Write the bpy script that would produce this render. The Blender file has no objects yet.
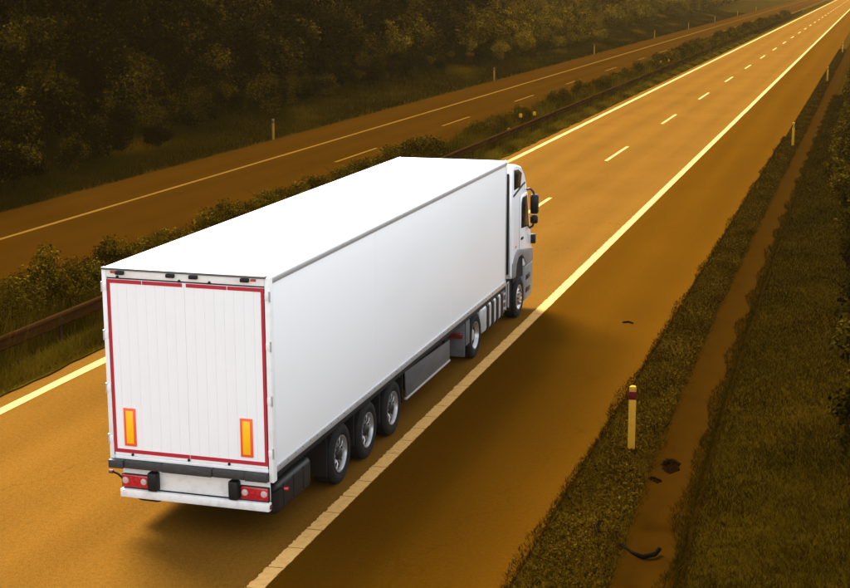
import bpy, bmesh, math, random
import numpy as np
from mathutils import Vector, Matrix

random.seed(7)
rng = np.random.default_rng(11)
R = math.radians
scene = bpy.context.scene
col = scene.collection

# ------------------------------------------------------------------ camera
cam_d = bpy.data.cameras.new('camera')
cam = bpy.data.objects.new('camera', cam_d)
col.objects.link(cam)
cam_d.sensor_width = 36.0
cam_d.lens = 36.0 * 1479.0 / 850.0
cam_d.clip_start = 0.1
cam_d.clip_end = 6000
yaw, pitch, roll = 0.29456, 0.21016, -0.00255
fw = Vector((-math.sin(yaw) * math.cos(pitch), math.cos(yaw) * math.cos(pitch), -math.sin(pitch)))
rt = Vector((math.cos(yaw), math.sin(yaw), 0))
up = rt.cross(fw)
r2 = math.cos(roll) * rt + math.sin(roll) * up
u2 = -math.sin(roll) * rt + math.cos(roll) * up
m3 = Matrix((r2, u2, -fw)).transposed()
cam.matrix_world = Matrix.Translation((9.272, -18.736, 8.076)) @ m3.to_4x4()
scene.camera = cam

# ------------------------------------------------------------------ light
SUN_EL, SUN_AZ = R(43), R(-42)          # azimuth clockwise from +Y (the driving direction)
world = bpy.data.worlds.new('World')
scene.world = world
world.use_nodes = True
wn, wl = world.node_tree.nodes, world.node_tree.links
wn.clear()
sky = wn.new('ShaderNodeTexSky')
sky.sky_type = 'NISHITA'
sky.sun_disc = False
sky.sun_elevation = SUN_EL
sky.sun_rotation = SUN_AZ
sky.air_density = 1.5
sky.dust_density = 0.4
sky.ozone_density = 1.0
hs = wn.new('ShaderNodeHueSaturation')
hs.inputs['Saturation'].default_value = 0.25
bg = wn.new('ShaderNodeBackground')
bg.inputs['Strength'].default_value = 0.15
wo = wn.new('ShaderNodeOutputWorld')
wl.new(sky.outputs[0], hs.inputs['Color'])
wl.new(hs.outputs[0], bg.inputs['Color'])
wl.new(bg.outputs[0], wo.inputs['Surface'])

sun_d = bpy.data.lights.new('sun', 'SUN')
sun = bpy.data.objects.new('sun', sun_d)
col.objects.link(sun)
sun_d.energy = 5.0
sun_d.angle = R(28)
sun_d.color = (1.0, 0.95, 0.88)
sdir = Vector((math.sin(SUN_AZ) * math.cos(SUN_EL), math.cos(SUN_AZ) * math.cos(SUN_EL), math.sin(SUN_EL)))
sun.rotation_euler = sdir.to_track_quat('Z', 'Y').to_euler()

vs = scene.view_settings
vs.view_transform = 'Standard'
vs.look = 'None'
vs.exposure = 1.55
vs.gamma = 1.0
vs.use_curve_mapping = False

# ------------------------------------------------------------------ materials
MATS = {}
def new_mat(name):
    m = bpy.data.materials.new(name)
    m.use_nodes = True
    nt = m.node_tree
    b = nt.nodes['Principled BSDF']
    MATS[name] = m
    return m, nt, b

def plain(name, c, rough=0.5, metal=0.0, spec=0.5, dirt=0.12, dscale=3.0, bump=0.0, bscale=80.0, coat=0.0, stretch=(1, 1, 1), dirtc=(0.25, 0.22, 0.2)):
    """paint / metal / rubber with cloudy wear in the colour and a varied gloss"""
    m, nt, b = new_mat(name)
    n, l = nt.nodes, nt.links
    tc = n.new('ShaderNodeTexCoord')
    mp = n.new('ShaderNodeMapping')
    mp.inputs['Scale'].default_value = stretch
    l.new(tc.outputs['Object'], mp.inputs['Vector'])
    no = n.new('ShaderNodeTexNoise')
    no.inputs['Scale'].default_value = dscale
    no.inputs['Detail'].default_value = 6
    no.inputs['Roughness'].default_value = 0.6
    l.new(mp.outputs[0], no.inputs['Vector'])
    mr = n.new('ShaderNodeMapRange')
    mr.inputs['From Min'].default_value = 0.48
    mr.inputs['From Max'].default_value = 0.78
    mr.inputs['To Max'].default_value = dirt
    l.new(no.outputs['Fac'], mr.inputs['Value'])
    mx = n.new('ShaderNodeMix'); mx.data_type = 'RGBA'
    mx.inputs[6].default_value = (*c, 1)
    mx.inputs[7].default_value = (c[0] * dirtc[0], c[1] * dirtc[1], c[2] * dirtc[2], 1)
    l.new(mr.outputs[0], mx.inputs[0])
    l.new(mx.outputs[2], b.inputs['Base Color'])
    b.inputs['Roughness'].default_value = rough
    b.inputs['Metallic'].default_value = metal
    b.inputs['Specular IOR Level'].default_value = spec
    b.inputs['Coat Weight'].default_value = coat
    if bump:
        n2 = n.new('ShaderNodeTexNoise'); n2.inputs['Scale'].default_value = bscale
        l.new(tc.outputs['Object'], n2.inputs['Vector'])
        bp = n.new('ShaderNodeBump'); bp.inputs['Strength'].default_value = bump
        bp.inputs['Distance'].default_value = 0.01
        l.new(n2.outputs['Fac'], bp.inputs['Height'])
        l.new(bp.outputs[0], b.inputs['Normal'])
    return m

def asphalt(name, c, streak=0.14, rough=0.9, spec=0.0, tphase=0.4):
    m, nt, b = new_mat(name)
    n, l = nt.nodes, nt.links
    tc = n.new('ShaderNodeTexCoord')
    def noise(scale, vec, detail=4, ro=0.55):
        t = n.new('ShaderNodeTexNoise')
        t.inputs['Scale'].default_value = scale
        t.inputs['Detail'].default_value = detail
        t.inputs['Roughness'].default_value = ro
        l.new(vec, t.inputs['Vector'])
        return t.outputs['Fac']
    mp = n.new('ShaderNodeMapping'); mp.inputs['Scale'].default_value = (1.0, 0.025, 1)
    l.new(tc.outputs['Object'], mp.inputs['Vector'])
    long_ = noise(1.1, mp.outputs[0], 5, 0.6)
    patch = noise(0.22, tc.outputs['Object'], 5, 0.6)
    grain = noise(55.0, tc.outputs['Object'], 2, 0.7)
    def mul(a, bb):
        t = n.new('ShaderNodeMath'); t.operation = 'MULTIPLY'
        l.new(a, t.inputs[0]); l.new(bb, t.inputs[1]); return t.outputs[0]
    def rng_(v, lo, hi, a=0.3, z=0.7):
        t = n.new('ShaderNodeMapRange'); t.inputs['From Min'].default_value = a; t.inputs['From Max'].default_value = z
        t.inputs['To Min'].default_value = lo; t.inputs['To Max'].default_value = hi
        l.new(v, t.inputs['Value']); return t.outputs[0]
    sx = n.new('ShaderNodeSeparateXYZ'); l.new(tc.outputs['Object'], sx.inputs[0])
    tk = n.new('ShaderNodeMath'); tk.operation = 'MULTIPLY_ADD'; tk.inputs[1].default_value = 3.42; tk.inputs[2].default_value = tphase
    l.new(sx.outputs['X'], tk.inputs[0])
    sn = n.new('ShaderNodeMath'); sn.operation = 'SINE'; l.new(tk.outputs[0], sn.inputs[0])
    track = rng_(sn.outputs[0], 1.035, 0.94, -1, 1)
    coarse = noise(14.0, tc.outputs['Object'], 3, 0.7)
    mp2 = n.new('ShaderNodeMapping'); mp2.inputs['Scale'].default_value = (1.0, 0.35, 1)
    l.new(tc.outputs['Object'], mp2.inputs['Vector'])
    wob = n.new('ShaderNodeVectorMath'); wob.operation = 'ADD'
    wn_ = n.new('ShaderNodeTexNoise'); wn_.inputs['Scale'].default_value = 1.3; wn_.inputs['Detail'].default_value = 6
    l.new(tc.outputs['Object'], wn_.inputs['Vector'])
    l.new(mp2.outputs[0], wob.inputs[0]); l.new(wn_.outputs['Color'], wob.inputs[1])
    vo = n.new('ShaderNodeTexVoronoi'); vo.feature = 'DISTANCE_TO_EDGE'; vo.inputs['Scale'].default_value = 0.16
    l.new(wob.outputs[0], vo.inputs['Vector'])
    crack = rng_(vo.outputs['Distance'], 0.82, 1.0, 0.0, 0.0035)
    stain = rng_(noise(0.9, mp2.outputs[0], 6, 0.65), 1.0, 0.80, 0.60, 0.78)
    extra = mul(mul(track, rng_(coarse, 0.84, 1.16)), mul(crack, stain))
    f = mul(extra, mul(rng_(long_, 1 - streak * 0.6, 1 + streak * 0.45), mul(rng_(patch, 0.93, 1.07), rng_(grain, 0.62, 1.38))))
    vm = n.new('ShaderNodeVectorMath'); vm.operation = 'SCALE'
    vm.inputs[0].default_value = c
    l.new(f, vm.inputs['Scale'])
    l.new(vm.outputs[0], b.inputs['Base Color'])
    l.new(rng_(patch, rough - 0.06, rough + 0.08), b.inputs['Roughness'])
    b.inputs['Specular IOR Level'].default_value = spec
    bp = n.new('ShaderNodeBump'); bp.inputs['Strength'].default_value = 0.35; bp.inputs['Distance'].default_value = 0.006
    l.new(grain, bp.inputs['Height']); l.new(bp.outputs[0], b.inputs['Normal'])
    return m

def soil(name, cs, s1=0.5, s2=8.0, rough=0.95):
    """ground: three earth / plant colours mixed by two noises"""
    m, nt, b = new_mat(name)
    n, l = nt.nodes, nt.links
    tc = n.new('ShaderNodeTexCoord')
    t1 = n.new('ShaderNodeTexNoise'); t1.inputs['Scale'].default_value = s1; t1.inputs['Detail'].default_value = 6
    t2 = n.new('ShaderNodeTexNoise'); t2.inputs['Scale'].default_value = s2; t2.inputs['Detail'].default_value = 5; t2.inputs['Roughness'].default_value = 0.8
    l.new(tc.outputs['Object'], t1.inputs['Vector']); l.new(tc.outputs['Object'], t2.inputs['Vector'])
    def ramp(v, a, z):
        t = n.new('ShaderNodeMapRange'); t.inputs['From Min'].default_value = a; t.inputs['From Max'].default_value = z
        l.new(v, t.inputs['Value']); return t.outputs[0]
    m1 = n.new('ShaderNodeMix'); m1.data_type = 'RGBA'
    m1.inputs[6].default_value = (*cs[0], 1); m1.inputs[7].default_value = (*cs[1], 1)
    l.new(ramp(t1.outputs['Fac'], 0.38, 0.62), m1.inputs[0])
    m2 = n.new('ShaderNodeMix'); m2.data_type = 'RGBA'
    m2.inputs[7].default_value = (*cs[2], 1)
    l.new(m1.outputs[2], m2.inputs[6])
    l.new(ramp(t2.outputs['Fac'], 0.45, 0.72), m2.inputs[0])
    l.new(m2.outputs[2], b.inputs['Base Color'])
    b.inputs['Roughness'].default_value = rough
    b.inputs['Specular IOR Level'].default_value = 0.0
    bp = n.new('ShaderNodeBump'); bp.inputs['Strength'].default_value = 0.6; bp.inputs['Distance'].default_value = 0.03
    l.new(t2.outputs['Fac'], bp.inputs['Height']); l.new(bp.outputs[0], b.inputs['Normal'])
    return m

def leafy(name, stops, rough=0.6, vary=0.35, spec=0.0):
    """colour from the per-leaf 'tint' attribute, with a brightness that differs from plant to plant"""
    m, nt, b = new_mat(name)
    n, l = nt.nodes, nt.links
    at = n.new('ShaderNodeAttribute'); at.attribute_name = 'tint'
    cr = n.new('ShaderNodeValToRGB')
    el = cr.color_ramp.elements
    while len(el) < len(stops): el.new(0.5)
    for e, (p, c) in zip(el, stops):
        e.position = p; e.color = (*c, 1)
    l.new(at.outputs['Fac'], cr.inputs[0])
    oi = n.new('ShaderNodeObjectInfo')
    mr = n.new('ShaderNodeMapRange'); mr.inputs['To Min'].default_value = 1 - vary; mr.inputs['To Max'].default_value = 1 + vary
    l.new(oi.outputs['Random'], mr.inputs['Value'])
    vm = n.new('ShaderNodeVectorMath'); vm.operation = 'SCALE'
    l.new(cr.outputs[0], vm.inputs[0]); l.new(mr.outputs[0], vm.inputs['Scale'])
    l.new(vm.outputs[0], b.inputs['Base Color'])
    b.inputs['Roughness'].default_value = rough
    b.inputs['Specular IOR Level'].default_value = spec
    return m

ROAD = (0.112, 0.049, 0.0064)
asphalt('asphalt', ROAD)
asphalt('asphalt_shoulder_shaded', (0.060, 0.0225, 0.0009), streak=0.12)  # road asphalt darkened: shading towards the right edge put into the base colour
asphalt('asphalt_far_shaded', (0.028, 0.0102, 0.0004), streak=0.12)  # darker still: shade on the far side put into the base colour
plain('line_paint', (0.53, 0.30, 0.095), 0.8, spec=0.0, dirt=0.55, dscale=9, dirtc=(0.45, 0.4, 0.35), bump=0.3, bscale=120)
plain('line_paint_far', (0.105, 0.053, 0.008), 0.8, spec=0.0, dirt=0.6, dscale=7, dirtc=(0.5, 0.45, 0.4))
plain('concrete_channel', (0.022, 0.0082, 0.0003), 0.8, dirt=0.7, dscale=1.3, dirtc=(0.45, 0.42, 0.4), bump=0.4, bscale=40, spec=0.0)
soil('ground', [(0.0132, 0.0078, 0.00036), (0.024, 0.0126, 0.00048), (0.0072, 0.0042, 0.0003)], 0.45, 6)
soil('verge', [(0.044, 0.02365, 0.00121), (0.03025, 0.01485, 0.00077), (0.0077, 0.0033, 0.00033)], 0.9, 14)
soil('median', [(0.046, 0.029, 0.0012), (0.028, 0.016, 0.001), (0.012, 0.006, 0.0006)], 0.9, 12)
leafy('grass_right', [(0, (0.00672, 0.00384, 0.000192)), (0.5, (0.0168, 0.01008, 0.000336)), (1, (0.0408, 0.0216, 0.000672))], vary=0.0)
leafy('grass_left', [(0, (0.012, 0.0075, 0.0004)), (0.5, (0.030, 0.019, 0.0006)), (1, (0.14, 0.066, 0.002))], vary=0.0)
leafy('grass_verge', [(0, (0.009, 0.0042, 0.00036)), (0.5, (0.036, 0.0186, 0.00084)), (1, (0.084, 0.0444, 0.003))], vary=0.0)
leafy('grass_median', [(0, (0.022, 0.014, 0.0006)), (0.5, (0.105, 0.064, 0.0028)), (1, (0.20, 0.125, 0.009))], vary=0.0)
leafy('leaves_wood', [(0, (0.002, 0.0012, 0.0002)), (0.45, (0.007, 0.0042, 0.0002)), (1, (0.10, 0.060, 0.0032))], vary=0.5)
leafy('leaves_wood_hazed', [(0, (0.006, 0.0035, 0.0003)), (0.45, (0.075, 0.043, 0.0014)), (1, (0.22, 0.128, 0.006))], vary=0.5)  # lightened leaves for distant trees: haze painted into the leaf colour
leafy('leaves_shrub', [(0, (0.016, 0.009, 0.0006)), (0.5, (0.040, 0.023, 0.0010)), (1, (0.115, 0.070, 0.004))], vary=0.25)
leafy('leaves_dark', [(0, (0.007, 0.004, 0.0004)), (0.5, (0.018, 0.011, 0.0006)), (1, (0.055, 0.034, 0.002))], vary=0.25)
plain('bark', (0.014, 0.008, 0.002), 0.95, spec=0.0, dirt=0.5, dscale=6, bump=0.6, bscale=30)
plain('rail_steel', (0.030, 0.0125, 0.003), 0.85, metal=0.0, spec=0.0, dirt=0.6, dscale=2.2, stretch=(1, 0.3, 1))
plain('rail_post', (0.025, 0.012, 0.005), 0.7, spec=0.05, dirt=0.5)
plain('post_white', (0.44, 0.22, 0.022), 0.7, spec=0.0, dirt=0.4, dscale=8, dirtc=(0.5, 0.42, 0.35))
plain('post_dull', (0.24, 0.13, 0.02), 0.8, spec=0.0, dirt=0.5, dscale=8, dirtc=(0.5, 0.42, 0.35))
plain('post_black', (0.018, 0.014, 0.012), 0.5)
plain('post_red', (0.085, 0.004, 0.004), 0.6, spec=0.1)
plain('rubber_scrap', (0.004, 0.003, 0.002), 0.9, spec=0.0)
plain('wet_leaves', (0.006, 0.0022, 0.0005), 0.9, spec=0.0, dirt=0.6, dscale=14, bump=0.7, bscale=25)
# lorry
plain('white_roof', (0.84, 0.84, 0.85), 0.45, dirt=0.05, dscale=0.6, stretch=(1, 0.3, 1), dirtc=(0.75, 0.74, 0.72))
plain('white_side', (0.80, 0.80, 0.81), 0.40, dirt=0.22, dscale=1.1, stretch=(1, 0.35, 1), dirtc=(0.86, 0.85, 0.83), coat=0.0, spec=0.4)
plain('white_door', (0.80, 0.82, 0.85), 0.42, dirt=0.25, dscale=1.8, dirtc=(0.88, 0.87, 0.86), spec=0.4)
plain('white_frame', (0.78, 0.78, 0.785), 0.42, dirt=0.5, dscale=5, dirtc=(0.72, 0.70, 0.68))
plain('bumper_white', (0.74, 0.74, 0.74), 0.4, dirt=0.8, dscale=5, dirtc=(0.6, 0.58, 0.56))
plain('aluminium', (0.50, 0.50, 0.51), 0.42, metal=0.6, dirt=0.6, dscale=4, dirtc=(0.7, 0.7, 0.7))
plain('chassis', (0.010, 0.010, 0.0105), 0.8, spec=0.15, dirt=0.5, dscale=4)
plain('rubber', (0.0085, 0.0085, 0.009), 0.85, spec=0.15, dirt=0.5, dscale=9, dirtc=(2.6, 2.4, 2.2), bump=0.4)
plain('buffer_rubber', (0.022, 0.023, 0.025), 0.6, dirt=0.8, dscale=20, dirtc=(3.0, 3.0, 3.0), bump=0.6, bscale=60, stretch=(0.6, 1, 3))
plain('black_plastic', (0.009, 0.009, 0.0095), 0.5, spec=0.25, dirt=0.4)
plain('grey_plastic', (0.085, 0.087, 0.09), 0.55, dirt=0.6, dscale=4)
plain('cab_grey', (0.17, 0.175, 0.18), 0.5, dirt=0.5, dscale=5)
plain('skirt_grey', (0.055, 0.056, 0.058), 0.5, dirt=0.7, dscale=3, stretch=(1, 0.4, 2), dirtc=(1.9, 1.85, 1.8))
plain('rim_alloy', (0.42, 0.42, 0.43), 0.38, metal=0.85, dirt=0.6, dscale=8, dirtc=(0.4, 0.38, 0.36))
plain('rim_dark', (0.022, 0.022, 0.024), 0.5, metal=0.5, dirt=0.6, dscale=9)
plain('tank_alloy', (0.55, 0.56, 0.57), 0.42, metal=0.5, dirt=0.6, dscale=3, dirtc=(0.6, 0.6, 0.6))
plain('red_tape', (0.42, 0.012, 0.035), 0.4, dirt=0.45, dscale=6, dirtc=(0.7, 0.6, 0.6))
plain('plate_orange', (0.85, 0.10, 0.035), 0.35, dirt=0.2)
plain('plate_yellow', (0.92, 0.50, 0.010), 0.35, dirt=0.3, dscale=9, dirtc=(0.9, 0.7, 0.5))
plain('lamp_red', (0.40, 0.008, 0.022), 0.15, dirt=0.6, dscale=25, dirtc=(2.0, 9.0, 3.0), spec=0.6)
plain('lamp_clear', (0.55, 0.40, 0.38), 0.12, dirt=0.2)
plain('lamp_darkred', (0.12, 0.008, 0.012), 0.3, dirt=0.3)
plain('cab_paint', (0.78, 0.785, 0.80), 0.3, dirt=0.2, coat=0.3, dirtc=(0.8, 0.8, 0.8))
plain('glass', (0.006, 0.007, 0.008), 0.25, spec=0.2, dirt=0.1)

# ------------------------------------------------------------------ mesh helpers
class MB:
    def __init__(s): s.bm = bmesh.new()
    def _merge(s, b):
        me = bpy.data.meshes.new('tmp'); b.to_mesh(me); b.free(); s.bm.from_mesh(me); bpy.data.meshes.remove(me)
        return s
    def box(s, x0, x1, y0, y1, z0, z1, bev=0.0, seg=2):
        b = bmesh.new()
        bmesh.ops.create_cube(b, size=1)
        for v in b.verts:
            v.co = Vector(((x0 + x1) / 2 + v.co.x * (x1 - x0), (y0 + y1) / 2 + v.co.y * (y1 - y0), (z0 + z1) / 2 + v.co.z * (z1 - z0)))
        if bev:
            bmesh.ops.bevel(b, geom=b.edges[:], offset=bev, segments=seg, affect='EDGES', profile=0.5)
        return s._merge(b)
    def prism(s, poly, axis, a0, a1, bev=0.0, seg=2):
        """polygon in the two other axes (in x,y,z order), extruded along axis"""
        b = bmesh.new()
        def co(q, a):
            if axis == 'X': return (a, q[0], q[1])
            if axis == 'Y': return (q[0], a, q[1])
            return (q[0], q[1], a)
        v0 = [b.verts.new(co(q, a0)) for q in poly]; v1 = [b.verts.new(co(q, a1)) for q in poly]
        b.faces.new(v0); b.faces.new(v1[::-1])
        k = len(poly)
        for i in range(k): b.faces.new((v0[i], v1[i], v1[(i + 1) % k], v0[(i + 1) % k]))
        bmesh.ops.recalc_face_normals(b, faces=b.faces[:])
        if bev: bmesh.ops.bevel(b, geom=b.edges[:], offset=bev, segments=seg, affect='EDGES', profile=0.5)
        return s._merge(b)
    def tube(s, pts, r, seg=8, r1=None, cap=True):
        b = bmesh.new(); pts = [Vector(q) for q in pts]; rings = []
        k = len(pts)
        for i, q in enumerate(pts):
            d = (pts[min(i + 1, k - 1)] - pts[max(i - 1, 0)]).normalized()
            a = d.orthogonal().normalized() if i == 0 else (rings_a - d * rings_a.dot(d)).normalized()
            rings_a = a; c = d.cross(a)
            rr = r if r1 is None else r + (r1 - r) * i / (k - 1)
            rings.append([b.verts.new(q + rr * (math.cos(t) * a + math.sin(t) * c)) for t in [2 * math.pi * j / seg for j in range(seg)]])
        for i in range(k - 1):
            for j in range(seg):
                b.faces.new((rings[i][j], rings[i][(j + 1) % seg], rings[i + 1][(j + 1) % seg], rings[i + 1][j]))
        if cap: b.faces.new(rings[0][::-1]); b.faces.new(rings[-1])
        return s._merge(b)
    def lathe(s, prof, centre, axis='X', seg=32):
        """prof: (offset along axis, radius)"""
        b = bmesh.new(); rings = []
        c = Vector(centre)
        for (o, r) in prof:
            ring = []
            for j in range(seg):
                t = 2 * math.pi * j / seg
                if axis == 'X': v = Vector((o, r * math.cos(t), r * math.sin(t)))
                elif axis == 'Y': v = Vector((r * math.cos(t), o, r * math.sin(t)))
                else: v = Vector((r * math.cos(t), r * math.sin(t), o))
                ring.append(b.verts.new(c + v))
            rings.append(ring)
        for i in range(len(prof) - 1):
            for j in range(seg):
                b.faces.new((rings[i][j], rings[i][(j + 1) % seg], rings[i + 1][(j + 1) % seg], rings[i + 1][j]))
        if prof[0][1] > 1e-4: b.faces.new(rings[0][::-1])
        if prof[-1][1] > 1e-4: b.faces.new(rings[-1])
        bmesh.ops.remove_doubles(b, verts=b.verts[:], dist=1e-5)
        bmesh.ops.recalc_face_normals(b, faces=b.faces[:])
        return s._merge(b)
    def build(s, name, mat, parent=None, smooth=True):
        me = bpy.data.meshes.new(name); s.bm.to_mesh(me); s.bm.free()
        me.materials.append(MATS[mat])
        if smooth:
            me.polygons.foreach_set('use_smooth', [True] * len(me.polygons))
            me.set_sharp_from_angle(angle=0.6)
        else:
            me.polygons.foreach_set('use_smooth', [False] * len(me.polygons))
        o = bpy.data.objects.new(name, me); col.objects.link(o)
        if parent: o.parent = parent
        return o

def np_mesh(name, verts, faces, mat, parent=None, tint=None, smooth=False):
    """faces: (n,k) int array"""
    me = bpy.data.meshes.new(name)
    n, k = faces.shape
    me.vertices.add(len(verts)); me.vertices.foreach_set('co', np.ascontiguousarray(verts, dtype=np.float32).ravel())
    me.loops.add(n * k); me.loops.foreach_set('vertex_index', np.ascontiguousarray(faces, dtype=np.int32).ravel())
    me.polygons.add(n)
    me.polygons.foreach_set('loop_start', np.arange(0, n * k, k, dtype=np.int32))
    me.polygons.foreach_set('loop_total', np.full(n, k, dtype=np.int32))
    me.polygons.foreach_set('use_smooth', np.full(n, bool(smooth)))
    if tint is not None:
        a = me.attributes.new('tint', 'FLOAT', 'POINT'); a.data.foreach_set('value', np.ascontiguousarray(tint, dtype=np.float32))
    me.update(calc_edges=True)
    me.materials.append(MATS[mat])
    o = bpy.data.objects.new(name, me); col.objects.link(o)
    if parent: o.parent = parent
    return o

def tag(o, label=None, cat=None, group=None, kind=None):
    if label: o['label'] = label
    if cat: o['category'] = cat
    if group: o['group'] = group
    if kind: o['kind'] = kind
    return o
def empty(name, loc=(0, 0, 0), rz=0.0):
    o = bpy.data.objects.new(name, None); col.objects.link(o)
    o.location = loc; o.rotation_euler = (0, 0, rz); o.empty_display_size = 0.3
    return o
KIDS = {}
def copy_tree(o, parent=None):
    c = o.copy(); col.objects.link(c); c.parent = parent
    for ch in o.children: copy_tree(ch, c)
    return c

# ------------------------------------------------------------------ terrain
PX = np.array([-1600, -200, -80, -50, -38, -31, -27, -24, -22, -20.6, -20.3, -20.0, -9.9, -9.75, -9.0, -8.0, -7.2, -6.95, -6.8, 4.75, 4.95, 5.4, 5.62, 5.72, 6.2, 6.62, 6.72, 8.0, 9.0, 10.5, 13, 20, 60, 200, 1600.])
PZ = np.array([16, 16, 10, 6.0, 3.6, 1.8, 0.9, 0.35, 0.12, 0.0, -0.05, -0.08, -0.08, -0.03, 0.06, 0.06, 0.02, -0.04, -0.08, -0.08, -0.035, -0.02, -0.035, -0.16, -0.20, -0.16, -0.05, 0.06, 0.2, 0.7, 1.6, 3.2, 6, 8, 8.])
def ch_off(y):      # the drain channel swings outwards near the camera
    return 0.45 * np.exp(-np.maximum(np.asarray(y, float), -4) / 10)
def gz(x, y):
    x = np.asarray(x, float); y = np.asarray(y, float)
    off = ch_off(y) * np.clip((x - 5.3) / 0.4, 0, 1) * np.clip((9.2 - x) / 1.6, 0, 1)
    z = np.interp(x - off, PX, PZ)
    a = np.clip((-x - 21) / 8, 0, 1) + np.clip((x - 7) / 6, 0, 1)
    z = z + a * (0.12 * np.sin(x * 1.3 + y * 0.7) + 0.10 * np.sin(y * 1.1 - x * 0.6) + 0.3 * np.sin(y * 0.13 + x * 0.2))
    return z
xs = np.unique(np.concatenate([PX, np.linspace(-60, -20.6, 60), np.linspace(5.3, 8.5, 41), np.linspace(8.6, 30, 36)]))
ys = np.unique(np.concatenate([np.arange(-160, -10, 10), np.arange(-10, 120, 1.5), np.arange(120, 500, 6), np.arange(500, 2001, 75)]))
GX, GY = np.meshgrid(xs, ys, indexing='ij')
V = np.stack([GX, GY, gz(GX, GY)], -1).reshape(-1, 3)
nx, ny = len(xs), len(ys)
I = np.arange(nx * ny).reshape(nx, ny)
F = np.stack([I[:-1, :-1], I[1:, :-1], I[1:, 1:], I[:-1, 1:]], -1).reshape(-1, 4)
tag(np_mesh('ground', V, F, 'ground', smooth=True), kind='structure')

def strip(name, x0, x1, y0, y1, z, mat, parent=None, thick=0.05, jag=0.0, step=3.0, drop=0.0):
    """long slab with slightly uneven edges; fine steps near the camera"""
    yy = [y0]
    while yy[-1] < y1: yy.append(min(y1, yy[-1] + (step if yy[-1] < 120 else step * 6)))
    yy = np.array(yy); k = len(yy)
    j0 = jag * (rng.random(k) - 0.5) * 2; j1 = jag * (rng.random(k) - 0.5) * 2
    A = np.stack([x0 + j0, yy, np.full(k, z)], 1); B = np.stack([x1 + j1, yy, np.full(k, z)], 1)
    lo = np.array([0, 0, -thick])
    V = np.concatenate([A, B, A + lo, B + lo]); i = np.arange(k - 1)
    F = np.concatenate([np.stack([i, i + k, i + k + 1, i + 1], 1), np.stack([i + 2 * k, i, i + 1, i + 2 * k + 1], 1), np.stack([i + k, i + 3 * k, i + 3 * k + 1, i + k + 1], 1),
                        np.array([[0, 2 * k, 3 * k, k]]), np.array([[k - 1, 2 * k - 1, 4 * k - 1, 3 * k - 1]])])
    return np_mesh(name, V, F, mat, parent)

Y0, Y1 = -150, 1900
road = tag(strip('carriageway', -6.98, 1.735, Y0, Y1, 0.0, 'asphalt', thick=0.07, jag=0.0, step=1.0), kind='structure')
shoulder = tag(strip('hard_shoulder', 1.739, 4.90, Y0, Y1, 0.0, 'asphalt_shoulder_shaded', thick=0.07, jag=0.0, step=1.0), kind='structure')
far_road = tag(strip('far_carriageway', -20.15, -9.75, Y0, Y1, 0.0, 'asphalt_far_shaded', thick=0.07, jag=0.025, step=1.0), kind='structure')
# ragged right edge of the shoulder, crumbled into the verge
verge = strip('verge', 4.86, 5.80, Y0, Y1, -0.018, 'verge', thick=0.05, jag=0.03, step=0.4)
for v in verge.data.vertices:
    if v.co.x > 5.4: v.co.x += float(ch_off(v.co.y))
tag(verge, kind='structure')
median = tag(strip('central_reservation', -9.78, -6.94, Y0, Y1, 0.03, 'median', thick=0.1, jag=0.06, step=0.5), kind='structure')

# concrete drain channel, dished
yy = np.concatenate([np.arange(-40, 120, 1.5), np.arange(120, 900, 15)])
prof = [(5.74, 0.0), (5.84, -0.012), (6.0, -0.06), (6.2, -0.08), (6.4, -0.06), (6.56, -0.035), (6.72, -0.10)]
k = len(prof)
V = np.array([[px + float(ch_off(y)) + (0.015 * math.sin(y * 0.9 + i)), y, pz] for y in yy for i, (px, pz) in enumerate(prof)])
I = np.arange(len(yy) * k).reshape(len(yy), k)
F = np.stack([I[:-1, :-1], I[:-1, 1:], I[1:, 1:], I[1:, :-1]], -1).reshape(-1, 4)
tag(np_mesh('drain_channel', V, F, 'concrete_channel', smooth=True), kind='structure')

# painted markings (children of the road they are painted on)
def ragged_rect(name, x0, x1, y0, y1, z, mat, parent, n=7, jag=0.008, shear=0.0):
    t = np.linspace(0, 1, n)
    A = np.stack([x0 + jag * (rng.random(n) - .5) * 2, y0 + (y1 - y0) * t, np.full(n, z)], 1)
    B = np.stack([x1 + jag * (rng.random(n) - .5), y0 + (y1 - y0) * t + shear, np.full(n, z)], 1)
    lo = np.array([0, 0, -0.003])
    V = np.concatenate([A, B, A + lo, B + lo]); i = np.arange(n - 1)
    F = np.concatenate([np.stack([i, i + n, i + n + 1, i + 1], 1), np.stack([i + 2 * n, i, i + 1, i + 2 * n + 1], 1), np.stack([i + n, i + 3 * n, i + 3 * n + 1, i + n + 1], 1),
                        np.array([[0, 2 * n, 3 * n, n], [n - 1, 2 * n - 1, 4 * n - 1, 3 * n - 1]])])
    return np_mesh(name, V, F, mat, parent)
y = -12.1
while y < 60:                                  # the profiled edge line is laid in short bars
    ragged_rect('edge_line_bar', 1.475, 1.725, y + 0.012, y + 0.748, 0.005, 'line_paint', road, n=16, jag=0.016, shear=0.015)
    y += 0.76
strip('edge_line', 1.48, 1.725, y, 1800, 0.005, 'line_paint', road, thick=0.003, jag=0.01)
strip('edge_line', 1.48, 1.725, -140, -12.2, 0.005, 'line_paint', road, thick=0.003, jag=0.01)
strip('edge_line', -6.52, -6.28, -140, 1800, 0.005, 'line_paint', road, thick=0.003, jag=0.012, step=0.8)
for k in [-5, -4, -3] + list(range(-1, 40)):
    ragged_rect('lane_dash', -2.29, -2.14, 29.35 + 18 * k, 35.4 + 18 * k, 0.005, 'line_paint', road, n=10)
    if -3 <= k < 0: continue                     # worn away here
    ragged_rect('lane_dash', -13.92, -13.77, 43.6 + 17.3 * k, 49.4 + 17.3 * k, 0.005, 'line_paint_far', far_road, n=10)
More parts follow.
